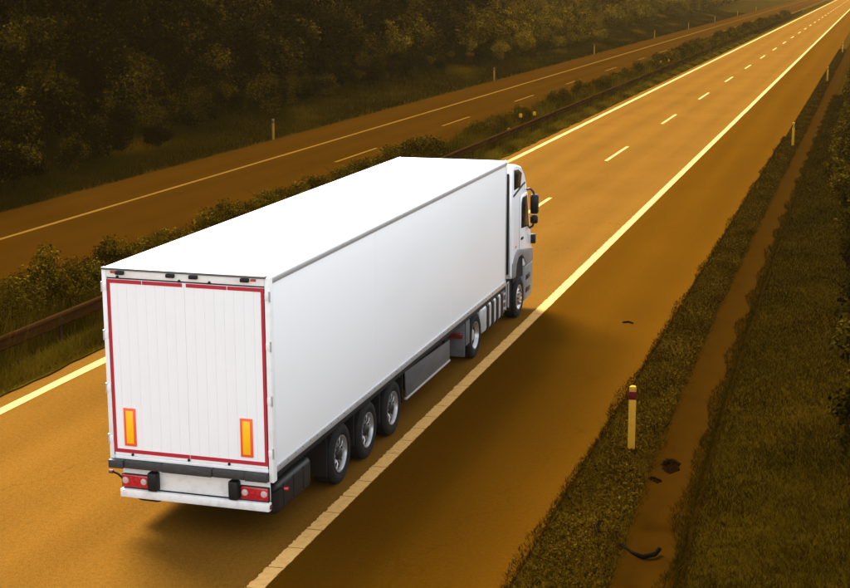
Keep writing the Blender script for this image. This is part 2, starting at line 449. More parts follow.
strip('edge_line', -17.2, -17.02, -140, 1800, 0.005, 'line_paint_far', far_road, thick=0.003, jag=0.012)
strip('edge_line', -10.35, -10.17, -140, 1800, 0.005, 'line_paint_far', far_road, thick=0.003, jag=0.012)

# ------------------------------------------------------------------ the lorry
T = empty('articulated_truck', (0, 0, 0))
tag(T, 'white articulated lorry with a long box trailer driving away in the right lane', 'truck')
L = 14.05
ZB, ZT = 1.04, 4.0
# box
MB().box(-1.285, 1.285, 0.03, L - 0.01, ZT - 0.05, ZT, 0.02).build('trailer_roof', 'white_roof', T)
for sx in (-1, 1):
    a, b = sorted((sx * 1.22, sx * 1.288))
    w = MB().box(a, b, 0.14, L - 0.08, ZB + 0.15, ZT - 0.10, 0.004).build('side_wall', 'white_side', T)
    a, b = sorted((sx * 1.235, sx * 1.305))
    MB().box(a, b, 0.10, L, ZT - 0.115, ZT - 0.025, 0.012).build('top_rail', 'aluminium', w)
    MB().prism([(sx * 1.286, ZT - 0.03), (sx * 1.302, ZT - 0.028), (sx * 1.285, ZT + 0.004), (sx * 1.25, ZT + 0.008)], 'Y', 0.06, L - 0.006).build('roof_edge', 'white_frame', w)
    a, b = sorted((sx * 1.225, sx * 1.304))
    MB().box(a, b, 0.10, L - 0.02, ZB + 0.055, ZB + 0.16, 0.008).build('bottom_rail', 'aluminium', w)
    a, b = sorted((sx * 1.19, sx * 1.298))
    MB().box(a, b, 0.12, L - 0.03, ZB - 0.03, ZB + 0.052, 0.006).build('sill_rail', 'chassis', w)
    for q in (4, 8):                                # faint panel joints
        a, b = sorted((sx * 1.287, sx * 1.2895))
        MB().box(a, b, q * 1.17 - 0.003, q * 1.17 + 0.003, ZB + 0.162, ZT - 0.12).build('panel_joint', 'white_side', w, smooth=False)
    rv = MB()
    for q in range(45):
        rv.lathe([(0, 0.012), (sx * 0.008, 0.009), (sx * 0.009, 0.0)], (sx * 1.303, 0.25 + q * 0.305, ZB + 0.13), 'X', 6)
    tag(rv.build('rivets', 'grey_plastic', w), kind='stuff')
    a, b = sorted((sx * 1.23, sx * 1.296))
    MB().box(a, b, L - 0.075, L + 0.01, ZB + 0.03, ZT - 0.02, 0.02).build('front_corner_post', 'aluminium', T)
MB().box(-1.23, 1.23, L - 0.06, L - 0.005, ZB + 0.03, ZT - 0.06).build('front_wall', 'white_side', T)
MB().box(-1.22, 1.22, 0.12, L - 0.07, ZB + 0.02, ZB + 0.14).build('trailer_floor', 'chassis', T)
# rear frame
for sx in (-1, 1):
    a, b = sorted((sx * 1.235, sx * 1.31))
    MB().box(a, b, 0.0, 0.135, ZB - 0.06, ZT - 0.01, 0.012).build('rear_post', 'white_frame', T)
hd = MB().box(-1.233, 1.233, 0.0, 0.13, ZT - 0.135, ZT - 0.015, 0.008).build('rear_header', 'white_frame', T)
MB().box(-1.30, 1.26, -0.035, 0.06, ZT - 0.022, ZT + 0.012, 0.008).build('rain_gutter', 'grey_plastic', hd)
MB().box(-1.228, 1.228, 0.02, 0.06, ZT - 0.155, ZT - 0.136).build('door_gap', 'black_plastic', hd)
for cx, w_ in ((-1.0, 0.065), (-0.2, 0.065), (0.16, 0.065), (0.95, 0.065)):
    MB().box(cx - w_, cx + w_, -0.055, 0.005, ZT - 0.085, ZT - 0.03, 0.012).build('clearance_lamp', 'black_plastic', hd)
for cx in (-1.12, 1.075):
    MB().box(cx - 0.04, cx + 0.04, -0.02, 0.005, ZT - 0.07, ZT - 0.035, 0.008).build('marker_lamp', 'lamp_red', hd)
# doors: ribbed leaves, tape, warning plates, hinges
for sx in (-1, 1):
    a, b = sorted((sx * 0.0006, sx * 1.222))
    d = MB().box(a, b, 0.008, 0.07, ZB + 0.14, ZT - 0.158, 0.001).build('rear_door', 'white_frame', T)
    n = 8; wd = (b - a - 0.0008) / n
    for q in range(n):
        MB().box(a + 0.0004 + q * wd + 0.001, a + 0.0004 + (q + 1) * wd - 0.001, 0.004, 0.018, ZB + 0.145, ZT - 0.163, 0.002, 1).build('door_panel', 'white_door', d, smooth=False)
    tp = 0.057
    MB().box(*sorted((sx * 0.03, sx * 1.178)), -0.001, 0.004, ZT - 0.16 - tp, ZT - 0.162).build('red_tape', 'red_tape', d)
    MB().box(*sorted((sx * 0.006, sx * 1.178)), -0.001, 0.004, ZB + 0.185, ZB + 0.185 + tp).build('red_tape', 'red_tape', d)
    MB().box(*sorted((sx * 1.18, sx * (1.18 + 0.045))), -0.0015, 0.004, ZB + 0.184, ZT - 0.161).build('red_tape', 'red_tape', d)
    for q in (0.55,):
        MB().box(*sorted((sx * (0.03 + 1.15 * q), sx * (0.037 + 1.15 * q))), -0.0025, 0.003, ZT - 0.161 - tp, ZT - 0.161).build('tape_joint', 'white_frame', d, smooth=False)
    cx = -0.955 if sx < 0 else 0.905
    pl = MB().box(cx - 0.097, cx + 0.097, -0.010, 0.003, 1.335, 1.915, 0.004).build('warning_plate', 'plate_orange', d)
    MB().box(cx - 0.058, cx + 0.058, -0.0125, -0.006, 1.375, 1.875, 0.002).build('plate_field', 'plate_yellow', pl)
    for zc in (3.72, 3.0, 2.2, 1.42):
        h = MB().box(*sorted((sx * 1.238, sx * 1.314)), -0.008, 0.03, zc - 0.05, zc + 0.05, 0.005).build('hinge', 'white_frame', d)
        MB().lathe([(-0.075, 0.0), (-0.075, 0.014), (0.075, 0.014), (0.075, 0.0)], (sx * 1.312, -0.002, zc), 'Z', 8).build('hinge_pin', 'aluminium', h)
    MB().box(*sorted((sx * 1.2225, sx * 1.2345)), 0.006, 0.05, ZB + 0.14, ZT - 0.17).build('door_seal', 'black_plastic', d)
for cx, cz in ((-0.07, ZT - 0.13), (0.40, ZT - 0.125), (-1.05, ZT - 0.12), (-0.02, ZB + 0.165), (0.62, ZB + 0.165), (-0.93, ZB + 0.165)):
    MB().lathe([(0.0, 0.022), (-0.016, 0.02), (-0.018, 0.0)], (cx, 0.0, cz), 'Y', 10).build('door_stud', 'black_plastic', T)
MB().box(-1.225, 1.225, 0.0, 0.12, ZB + 0.085, ZB + 0.137, 0.006).build('rear_sill', 'white_frame', T)
# rubber buffer under the doors, in chunks
for q, (a, b, dd) in enumerate(((-1.30, -1.06, -0.09), (-1.055, -0.45, -0.06), (-0.445, 0.36, -0.075), (0.365, 0.88, -0.06), (0.885, 1.232, -0.08))):
    MB().box(a, b, dd, 0.10, ZB - 0.045 + 0.004 * (q % 2), ZB + 0.083 - 0.004 * (q % 2), 0.012).build('rubber_buffer', 'buffer_rubber', T)
MB().box(-1.2, 1.2, 0.10, 0.5, ZB - 0.08, ZB + 0.05).build('rear_crossbeam', 'chassis', T)
# lamp panel and underrun bumper
bp_ = MB().box(-1.16, 1.2, 0.10, 0.14, 0.655, 0.95, 0.01).build('lamp_panel', 'bumper_white', T)
MB().box(-1.185, 1.215, 0.02, 0.14, 0.515, 0.645, 0.02).build('underrun_bumper', 'bumper_white', T)
MB().box(-1.15, 1.19, 0.08, 0.13, 0.644, 0.656).build('bumper_gap', 'chassis', bp_)
for cx, sg in ((-0.95, -1), (0.975, 1)):
    tl = MB().box(cx - 0.215, cx + 0.215, 0.055, 0.115, 0.665, 0.865, 0.02).build('tail_lamp', 'lamp_red', T, )
    for dx in (-0.15, 0.15):
        MB().lathe([(0.0, 0.052), (-0.014, 0.048), (-0.022, 0.03), (-0.025, 0.0)], (cx + dx, 0.057, 0.775), 'Y', 16).build('lamp_lens', 'lamp_clear', tl)
    for dx in (-0.04, 0.05):
        MB().lathe([(0.0, 0.040), (-0.008, 0.036), (-0.012, 0.0)], (cx + dx, 0.057, 0.765), 'Y', 12).build('lamp_lens', 'lamp_red', tl)
    MB().box(cx - 0.225, cx + 0.225, 0.07, 0.118, 0.657, 0.875, 0.01).build('lamp_frame', 'black_plastic', tl)
for cx in (-0.635, 0.665):
    MB().box(cx - 0.078, cx + 0.078, -0.02, 0.13, 0.655, 0.945, 0.03).build('buffer_block', 'black_plastic', T)
    MB().box(cx - 0.05, cx + 0.05, 0.13, 0.9, 0.6, 0.9).build('bumper_bracket', 'chassis', T)
for sx in (-1, 1):
    st = MB().tube([(sx * 1.14, 0.16, 0.70), (sx * 1.24, 0.10, 0.84), (sx * 1.33, 0.10, 0.87)] if sx < 0 else [(1.16, 0.30, 0.72), (1.26, 0.32, 0.79), (1.34, 0.32, 0.80)], 0.016, 6).build('lamp_stalk', 'rubber', T)
    q = (-1.36, 0.10, 0.87) if sx < 0 else (1.37, 0.32, 0.80)
    MB().lathe([(-0.035, 0.0), (-0.03, 0.028), (0.03, 0.028), (0.035, 0.0)], q, 'X', 10).build('stalk_lamp', 'lamp_darkred' if sx < 0 else 'lamp_red', st)
MB().lathe([(0, 0.04), (0.012, 0.035), (0.014, 0)], (1.2155, 0.08, 0.58), 'X', 12).build('reflector', 'lamp_darkred', T)
# trailer chassis
for sx in (-1, 1):
    a, b = sorted((sx * 0.38, sx * 0.5))
    MB().box(a, b, 0.3, 13.2, 0.72, 1.03).build('chassis_rail', 'chassis', T)
cm = MB()
for q in range(16): cm.box(-1.19, 1.19, 0.5 + q * 0.82, 0.58 + q * 0.82, 0.90, 1.055)
cm.build('cross_members', 'chassis', T)

def wheel(cx, cy, r, w, sx, style, parent):
    """wheel on side sx; outer face at cx"""
    t = empty('wheel', (0, 0, 0)); t.parent = parent
    o = sx
    ty = MB()
    ty.lathe([(-o * w, r * 0.58), (-o * w, r * 0.80), (-o * (w - 0.02), r * 0.94), (-o * (w - 0.05), r), (-o * 0.05, r), (-o * 0.02, r * 0.955), (o * 0.004, r * 0.84), (-o * 0.004, r * 0.72), (-o * 0.035, r * 0.60), (-o * 0.09, r * 0.58)], (cx, cy, r), 'X', 40)
    for g in (0.28, 0.5, 0.72):
        pass
    tyre = ty.build('tyre', 'rubber', t)
    rm = MB()
    if style == 'spoke':
        rm.lathe([(-o * 0.10, r * 0.585), (-o * 0.030, r * 0.60), (-o * 0.012, r * 0.615), (-o * 0.012, r * 0.575), (-o * 0.05, r * 0.545), (-o * 0.12, r * 0.53)], (cx, cy, r), 'X', 40)
        for q in range(10):
            a = 2 * math.pi * q / 10
            c, s_ = math.cos(a), math.sin(a)
            rm.tube([(cx - o * 0.10, cy + c * r * 0.16, r + s_ * r * 0.16), (cx - o * 0.055, cy + c * r * 0.34, r + s_ * r * 0.34), (cx - o * 0.07, cy + c * r * 0.55, r + s_ * r * 0.55)], 0.016, 6)
        rm.build('rim', 'rim_alloy', t)
        MB().lathe([(-o * 0.16, r * 0.56), (-o * 0.12, r * 0.5), (-o * 0.11, r * 0.2), (-o * 0.11, 0)], (cx, cy, r), 'X', 32).build('wheel_disc', 'rim_dark', t)
        MB().lathe([(-o * 0.11, r * 0.24), (-o * 0.03, r * 0.20), (-o * 0.01, r * 0.14), (o * 0.0, 0)], (cx, cy, r), 'X', 24).build('hub', 'rim_dark', t)
    elif style == 'dish':
        rm.lathe([(-o * 0.10, r * 0.585), (-o * 0.025, r * 0.60), (-o * 0.010, r * 0.615), (-o * 0.010, r * 0.57), (-o * 0.04, r * 0.54), (-o * 0.14, r * 0.46), (-o * 0.17, r * 0.36), (-o * 0.17, r * 0.22)], (cx, cy, r), 'X', 40)
        rm.build('rim', 'rim_alloy', t)
        MB().lathe([(-o * 0.18, r * 0.30), (-o * 0.08, r * 0.26), (-o * 0.06, r * 0.2), (-o * 0.06, 0)], (cx, cy, r), 'X', 24).build('hub', 'aluminium', t)
    else:
        rm.lathe([(-o * 0.10, r * 0.585), (-o * 0.025, r * 0.60), (-o * 0.010, r * 0.615), (-o * 0.010, r * 0.57), (-o * 0.04, r * 0.54), (-o * 0.06, r * 0.48), (-o * 0.0, r * 0.32), (o * 0.01, r * 0.24), (o * 0.01, 0)], (cx, cy, r), 'X', 40)
        rm.build('rim', 'rim_alloy', t)
        nt_ = MB()
        for q in range(10):
            a = 2 * math.pi * q / 10
            nt_.lathe([(-o * 0.03, 0.016), (o * 0.03, 0.014), (o * 0.034, 0)], (cx, cy + math.cos(a) * r * 0.34, r + math.sin(a) * r * 0.34), 'X', 6)
        nt_.build('wheel_nuts', 'rim_dark', t)
    return t
for yy_ in (2.93, 4.28, 5.66):
    for sx in (-1, 1):
        wheel(sx * 1.27, yy_, 0.5, 0.37, sx, 'spoke', T)
    MB().tube([(-1.0, yy_, 0.5), (1.0, yy_, 0.5)], 0.075, 10).build('axle', 'chassis', T)
    MB().lathe([(-0.12, 0.0), (-0.12, 0.13), (0.12, 0.13), (0.12, 0)], (0.6, yy_ + 0.35, 0.6), 'Z', 12).build('air_spring', 'chassis', T)
for sx in (-1, 1):                              # mudguards of the trailer axles
    a, b = sorted((sx * 0.84, sx * 1.24))
    for yy_ in (2.32, 3.61, 4.97, 6.30):
        MB().box(a, b, yy_ - 0.012, yy_ + 0.012, 0.42 if yy_ > 2.4 else 0.30, 1.0).build('mud_flap', 'black_plastic', T)
    a, b = sorted((sx * 0.84, sx * 1.2))
    MB().box(a, b, 2.3, 6.3, 1.005, 1.03).build('mudguard', 'black_plastic', T)
# spare wheel box at the tail, ahead of the bumper
for sx in (-1, 1):
    a, b = sorted((sx * 0.72, sx * 1.17))
    s_ = MB().box(a, b, 0.42, 1.86, 0.30, 0.80, 0.10, 4).build('stowage_box', 'black_plastic', T)
    for q in (0.7, 1.1, 1.5):
        MB().box(*sorted((sx * 1.165, sx * 1.178)), q - 0.02, q + 0.02, 0.38, 0.74, 0.005).build('box_rib', 'black_plastic', s_)
# side underrun panels
for sx in (-1, 1):
    s_ = MB().prism([(6.62, 0.37), (9.56, 0.41), (9.56, 0.84), (6.55, 0.94)], 'X', *sorted((sx * 1.19, sx * 1.215)), 0.01).build('side_skirt', 'skirt_grey', T)
    MB().box(*sorted((sx * 1.17, sx * 1.225)), 6.60, 9.58, 0.385, 0.43, 0.012).build('skirt_edge', 'aluminium', s_)
    for q in (6.8, 9.3):
        MB().box(*sorted((sx * 1.12, sx * 1.185)), q, q + 0.08, 0.5, 1.03).build('skirt_bracket', 'chassis', s_)
MB().box(-1.05, 1.05, 6.75, 9.45, 0.45, 0.9, 0.03).build('underbody_light_blocker', 'chassis', T)  # unseen box added to block light leaking under the trailer
# landing legs
for sx in (-1, 1):
    lg = MB().box(sx * 0.75 - 0.07, sx * 0.75 + 0.07, 9.75, 9.9, 0.30, 1.03, 0.01).build('landing_leg', 'chassis', T)
    MB().box(sx * 0.75 - 0.14, sx * 0.75 + 0.14, 9.70, 9.95, 0.26, 0.30, 0.01).build('leg_foot', 'chassis', lg)
# tractor chassis
for sx in (-1, 1):
    MB().box(*sorted((sx * 0.36, sx * 0.46)), 10.4, 16.4, 0.62, 0.95).build('tractor_rail', 'chassis', T)
MB().lathe([(0, 0.45), (0.08, 0.45), (0.1, 0.35), (0.1, 0)], (0, 11.6, 0.93), 'Z', 24).build('fifth_wheel', 'chassis', T)
MB().tube([(-0.9, 11.45, 0.5), (0.9, 11.45, 0.5)], 0.11, 12).build('axle', 'chassis', T)
MB().tube([(-0.9, 15.56, 0.5), (0.9, 15.56, 0.5)], 0.07, 12).build('axle', 'chassis', T)
for sx in (-1, 1):
    wheel(sx * 1.265, 11.45, 0.5, 0.62, sx, 'dish', T)
    wheel(sx * 1.265, 15.56, 0.5, 0.34, sx, 'convex', T)
    # rear mudguard with lamps
    mg = MB().box(*sorted((sx * 0.66, sx * 1.235)), 10.64, 10.70, 0.20, 1.0, 0.03).build('mudguard', 'grey_plastic', T)
    pr = [(10.64, 0.96), (10.80, 1.0), (11.2, 1.028), (11.7, 1.028), (12.05, 1.0), (12.06, 0.985), (11.7, 1.012), (11.2, 1.012), (10.8, 0.985), (10.66, 0.95)]
    MB().prism(pr, 'X', *sorted((sx * 0.66, sx * 1.25))).build('mudguard_top', 'black_plastic', mg)
    MB().box(*sorted((sx * 0.80, sx * 1.20)), 10.585, 10.64, 0.61, 0.73, 0.012).build('tractor_tail_lamp', 'lamp_darkred', mg)
    MB().box(*sorted((sx * 1.237, sx * 1.262)), 10.66, 10.95, 0.45, 0.98, 0.01).build('mudguard_lip', 'grey_plastic', mg)
    # fuel tank: ribbed alloy between dark straps
    tk = empty('fuel_tank'); tk.parent = T
    for q in range(4):
        ya = 12.14 + q * 0.435
        MB().box(*sorted((sx * 0.62, sx * 1.25)), ya, ya + 0.40, 0.34, 0.985, 0.11, 4).build('tank_section', 'tank_alloy', tk)
        MB().box(*sorted((sx * 0.60, sx * 1.262)), ya + 0.398, ya + 0.437, 0.325, 1.0, 0.10, 4).build('tank_strap', 'black_plastic', tk)
    bx_ = MB().box(*sorted((sx * 0.7, sx * 1.18)), 13.92, 14.42, 0.35, 0.98, 0.03).build('battery_box', 'grey_plastic', T)
    for q in (0.45, 0.62, 0.8):
        MB().box(*sorted((sx * 1.175, sx * 1.2)), 13.95, 14.4, q, q + 0.05, 0.01).build('box_step', 'aluminium', bx_)
    MB().tube([(sx * 1.18, 14.50, 0.40), (sx * 1.19, 14.50, 1.02), (sx * 1.19, 14.72, 1.04), (sx * 1.19, 14.72, 0.42)], 0.02, 8).build('step_frame', 'aluminium', T)
    MB().box(*sorted((sx * 0.8, sx * 1.2)), 14.90, 14.94, 0.28, 1.15, 0.01).build('mud_flap', 'black_plastic', T)
# coupling hoses in the gap behind the cab
for q, x_ in enumerate((0.25, 0.45, 0.62, -0.4)):
    MB().tube([(x_, 14.07, 1.75), (x_ + 0.1, 14.22, 1.25), (x_ + 0.12, 14.38, 1.2), (x_ + 0.05, 14.5, 1.7), (x_, 14.6, 1.8)], 0.022, 8).build('coupling_hose', 'rubber', T)
# cab: outline of the side, rounded
cab = empty('cab'); cab.parent = T
sidep = [(14.78, 1.08), (14.78, 3.74), (14.88, 3.79), (15.15, 3.78), (15.62, 3.68), (15.98, 3.46), (16.22, 3.16), (16.52, 2.40), (16.78, 1.85), (16.90, 1.30), (16.90, 1.16), (16.05, 1.16), (15.98, 1.40), (15.72, 1.56), (15.38, 1.56), (15.12, 1.40), (15.02, 1.12)]
MB().prism(sidep, 'X', -1.235, 1.235, 0.045, 3).build('cab_shell', 'cab_paint', cab)
MB().prism([(16.05, 0.30), (16.80, 0.30), (16.90, 0.42), (16.92, 1.155), (16.06, 1.155), (16.02, 0.75)], 'X', -1.245, 1.245, 0.03, 3).build('front_bumper', 'cab_grey', cab)
for sx in (-1, 1):
    def sb(name, y0, y1, z0, z1, x0, x1, mat, bev=0.008):
        return MB().box(*sorted((sx * x0, sx * x1)), y0, y1, z0, z1, bev).build(name, mat, cab)
    def sp(name, poly, x0, x1, mat, bev=0.006, parent=None):
        return MB().prism(poly, 'X', *sorted((sx * x0, sx * x1)), bev).build(name, mat, parent or cab)
    # roof fairing side window
    sp('fairing_panel', [(14.86, 3.68), (15.28, 3.65), (15.66, 3.52), (15.52, 3.20), (14.88, 3.20)], 1.20, 1.243, 'glass')
    sp('fairing_trim', [(14.82, 3.04), (15.78, 3.20), (16.00, 3.22), (16.0, 3.27), (15.75, 3.25), (14.82, 3.09)], 1.2, 1.25, 'black_plastic')
    # side extender panel across the gap
    sp('side_extender', [(14.66, 1.16), (14.80, 1.12), (14.80, 3.72), (14.70, 3.70), (14.66, 3.60)], 1.195, 1.228, 'cab_paint', 0.012)
    # door with window, seams and handle
    dr = sp('cab_door', [(15.50, 1.60), (15.72, 1.60), (16.0, 1.44), (16.08, 1.2), (16.60, 1.2), (16.62, 1.86), (16.40, 2.44), (16.24, 2.98), (15.62, 2.98), (15.50, 2.80)], 1.215, 1.250, 'cab_paint', 0.010)
    sp('side_window', [(15.60, 2.18), (16.44, 2.12), (16.34, 2.45), (16.19, 2.92), (15.70, 2.92), (15.60, 2.80)], 1.24, 1.256, 'glass', 0.005, dr)
    sp('door_seam', [(15.478, 1.6), (15.494, 1.6), (15.494, 2.98), (15.478, 2.98)], 1.22, 1.238, 'black_plastic', 0.0, dr)
    MB().box(*sorted((sx * 1.245, sx * 1.275)), 15.58, 15.78, 1.90, 1.96, 0.01).build('door_handle', 'black_plastic', dr)
    # grey arch panel and steps
    sp('wheel_arch', [(14.80, 1.10), (14.80, 1.45), (15.00, 1.62), (15.28, 1.72), (16.0, 1.62), (16.86, 1.50), (16.90, 1.17), (16.1, 1.17), (16.02, 1.36), (15.74, 1.52), (15.36, 1.52), (15.14, 1.38), (15.04, 1.10)], 1.20, 1.262, 'cab_grey', 0.012)
    for zz in (0.48, 0.80):
        sb('cab_step', 16.18, 16.62, zz, zz + 0.12, 1.2, 1.256, 'black_plastic')
    sb('side_lamp', 15.06, 15.16, 1.78, 1.84, 1.22, 1.247, 'plate_orange')
    # mirrors on arms
    mr = empty('mirror'); mr.parent = cab
    MB().box(*sorted((sx * 1.34, sx * 1.53)), 16.10, 16.27, 2.46, 2.94, 0.05, 3).build('mirror_housing', 'black_plastic', mr)
    MB().box(*sorted((sx * 1.355, sx * 1.515)), 16.092, 16.104, 2.50, 2.90, 0.006).build('mirror_glass', 'glass', mr)
    MB().box(*sorted((sx * 1.345, sx * 1.52)), 16.11, 16.25, 2.22, 2.43, 0.045, 3).build('wide_mirror_housing', 'black_plastic', mr)
    MB().box(*sorted((sx * 1.36, sx * 1.505)), 16.100, 16.113, 2.25, 2.40, 0.006).build('mirror_glass', 'glass', mr)
    MB().tube([(sx * 1.22, 16.22, 3.04), (sx * 1.32, 16.20, 3.07), (sx * 1.40, 16.19, 3.0), (sx * 1.43, 16.19, 2.9)], 0.026, 8).build('mirror_arm', 'black_plastic', mr)
    MB().tube([(sx * 1.24, 16.45, 2.12), (sx * 1.32, 16.22, 2.10), (sx * 1.40, 16.19, 2.16), (sx * 1.42, 16.19, 2.26)], 0.026, 8).build('mirror_arm', 'black_plastic', mr)
    MB().box(*sorted((sx * 1.22, sx * 1.34)), 16.72, 16.84, 1.62, 1.86, 0.02).build('corner_deflector', 'black_plastic', cab)
MB().prism([(16.30, 3.04), (16.66, 2.16), (16.70, 2.18), (16.345, 3.05)], 'X', -1.12, 1.12).build('windscreen', 'glass', cab)
MB().prism([(16.02, 3.50), (16.34, 3.20), (16.36, 3.12), (16.24, 3.12)], 'X', -1.1, 1.1, 0.01).build('sun_visor', 'black_plastic', cab)
MB().box(-1.15, 1.15, 14.70, 14.776, 1.2, 3.6, 0.02).build('cab_back_panel', 'chassis', cab)
MB().box(-1.2, 1.2, 15.0, 16.02, 0.95, 1.54).build('wheel_well', 'chassis', cab)
cab.scale = (1.024, 1, 1)

# ------------------------------------------------------------------ crash barrier
G = empty('crash_barrier', (-8.02, 0, 0))
tag(G, 'long brown steel crash barrier running along the grassy central reservation', 'guard rail')
def beam_mesh(length):
    prof = [(0.0, 0.75), (0.05, 0.735), (0.075, 0.70), (0.07, 0.665), (0.01, 0.63), (0.0, 0.59), (0.01, 0.55), (0.07, 0.515), (0.075, 0.48), (0.05, 0.445), (0.0, 0.43)]
    back = [(x - 0.012, z) for x, z in prof[::-1]]
    pts = prof + back
    return MB().prism(pts, 'Y', -0.03, length + 0.03)
bm_o = None; po = None
for k in range(-4, 84):
    yb = k * 4.0
    if bm_o is None:
        b_ = bm_o = beam_mesh(4.0).build('rail_beam', 'rail_steel', G)
        p_ = po = MB().box(-0.075, -0.015, -0.05, 0.05, -0.1, 0.70).box(-0.02, 0.01, -0.06, 0.06, 0.5, 0.68).build('rail_post', 'rail_post', G)
    else:
        b_ = bm_o.copy(); col.objects.link(b_); p_ = po.copy(); col.objects.link(p_)
        b_.parent = G; p_.parent = G
    b_.location = (0.002 * (k % 2), yb, 0.002 * (k % 2)); p_.location = (0, yb + 2, 0)

# ------------------------------------------------------------------ delineator posts
def delineator(loc, label, red, h=1.10, lean=0.0, rz=0.0, pm='post_white'):
    t = empty('delineator_post', loc, rz); t.rotation_euler[0] = lean
    tag(t, label, 'delineator post', 'delineator posts along the verges')
    w, d = 0.065, 0.05
    MB().prism([(-w, -d), (w, -d), (w * 0.55, d), (-w * 0.55, d)], 'Z', -0.15, h * 0.79, 0.008).build('post_body', pm, t)
    b = MB().prism([(-w - .002, -d - .002), (w + .002, -d - .002), (w * 0.55 + .002, d + .002), (-w * 0.55 - .002, d + .002)], 'Z', h * 0.79, h * 0.915, 0.004).build('band', 'post_red' if red else 'post_black', t)
    MB().box(-0.03, 0.03, -d - 0.010, -d, h * 0.81, h * 0.895, 0.003).build('reflector', 'post_red' if red else pm, b)
    c = MB().prism([(-w, -d), (w, -d), (w * 0.55, d), (-w * 0.55, d)], 'Z', h * 0.915, h, 0.012).build('cap', pm, t)
    return t
names = ['nearest roadside post with a dark red band, standing on the gravel verge', 'roadside post with black band on the right verge, second from the camera',
         'roadside post on the right verge, third from the camera', 'roadside post on the right verge, fourth from the camera', 'small roadside post on the right verge, fifth from the camera', 'tiny roadside post on the right verge, farthest near the bright haze']
for i, yv in enumerate((6.1, 56.0, 104.3, 152, 202, 252)):
    delineator((5.52 - 0.012 * i, yv, float(gz(5.4, yv)) + 0.02), names[i], i == 0, 1.13, lean=R((0, 1, -2, 1.5, 0, 1)[i]), rz=R((4, -3, 5, 0, 2, 0)[i]))
words = ['nearest', 'second', 'third', 'fourth', 'fifth', 'sixth', 'seventh', 'farthest']
for i, yv in enumerate((52, 98.3, 142.6, 188, 226, 266, 312, 362)):
    delineator((-20.35, yv, float(gz(-20.4, yv))), 'pale post on the grass bank beyond the far carriageway, %s from the left' % (words[i] if i < 7 else 'eighth and last'), False, 1.06, pm='post_dull', rz=R(180), lean=R((1, -1, 2, 0, 1, -2, 0, 1)[i]))
# short reflector markers above the barrier
def marker(x, y, h, label):
    t = empty('reflector_marker', (x, y, 0.05)); tag(t, label, 'marker', 'reflector markers at the crash barrier')
    MB().box(-0.02, 0.02, -0.015, 0.015, -0.1, h - 0.16, 0.004).build('marker_post', 'rail_post', t)
    MB().prism([(-0.075, h - 0.2), (0.075, h - 0.2), (0.085, h - 0.05), (0.05, h), (-0.05, h), (-0.085, h - 0.05)], 'Y', -0.03, 0.03, 0.01).build('reflector', 'post_white', t)
marker(-8.45, 57.0, 1.10, 'left one of the nearer pair of yellow reflector markers at the barrier')
marker(-8.30, 59.6, 0.98, 'right one of the nearer pair of yellow reflector markers at the barrier')
marker(-8.40, 54.2, 0.62, 'low yellow reflector marker just before the nearer pair at the barrier')
marker(-8.45, 109.0, 1.12, 'left one of the farther pair of pale reflector markers at the barrier')
marker(-8.30, 113.0, 1.02, 'right one of the farther pair of pale reflector markers at the barrier')

# ------------------------------------------------------------------ plants
def leaf_quads(P, N, size, tint, aspect=0.6):
    n = len(P)
    t = rng.normal(size=(n, 3)); t -= N * (t * N).sum(1, keepdims=True); t /= np.linalg.norm(t, axis=1, keepdims=True)
    b = np.cross(N, t)
    s = size[:, None]
    a = t * s * 0.5; c = b * s * 0.5 * aspect
    V = np.stack([P - a, P + c - a * 0.1, P + a, P - c - a * 0.1], 1).reshape(-1, 3)
    F = np.arange(4 * n).reshape(n, 4)
    return V, F, np.repeat(tint, 4)

def crown_geo(h0, h1, rad, n, leaf, lobes, seed, flat=1.0, up=0.8):
    g = np.random.default_rng(seed)
    hh = (h1 - h0) / 2; zc = (h0 + h1) / 2
    u = g.normal(size=(lobes, 3)); u /= np.linalg.norm(u, axis=1, keepdims=True)
    C = u * (g.random((lobes, 1)) ** 0.45) * np.array([rad * 0.72, rad * 0.72, hh * 0.78])
    taper = 1 - 0.35 * np.clip(C[:, 2] / hh, 0, 1)
    C[:, :2] *= taper[:, None]
    C[:, 2] += zc
    lr = (0.24 + 0.30 * g.random(lobes)) * rad
    w = lr ** 2; w /= w.sum()
    li = g.choice(lobes, n, p=w)
    d = g.normal(size=(n, 3)); d /= np.linalg.norm(d, axis=1, keepdims=True)
    rr = lr[li] * (1.02 - 0.45 * g.random(n) ** 1.6)
    wob = 1 + 0.22 * np.sin(d[:, 0] * 7 + li) * np.sin(d[:, 1] * 6 + li * 2) + 0.10 * g.normal(size=n)
    P = C[li] + d * (rr * wob)[:, None] * np.array([1, 1, 0.85 * flat])
    P[:, 2] = np.maximum(P[:, 2], h0 * 0.6 + 0.05)
    N = d * 0.55 + g.normal(size=(n, 3)) * 0.7 + np.array([0, 0, up]); N /= np.linalg.norm(N, axis=1, keepdims=True)
    lt = g.random(lobes)
    tint = np.clip(0.02 + 0.62 * lt[li] + 0.22 * g.normal(size=n), 0, 1)
    return leaf_quads(P, N, leaf * (0.6 + 0.8 * g.random(n)), tint)

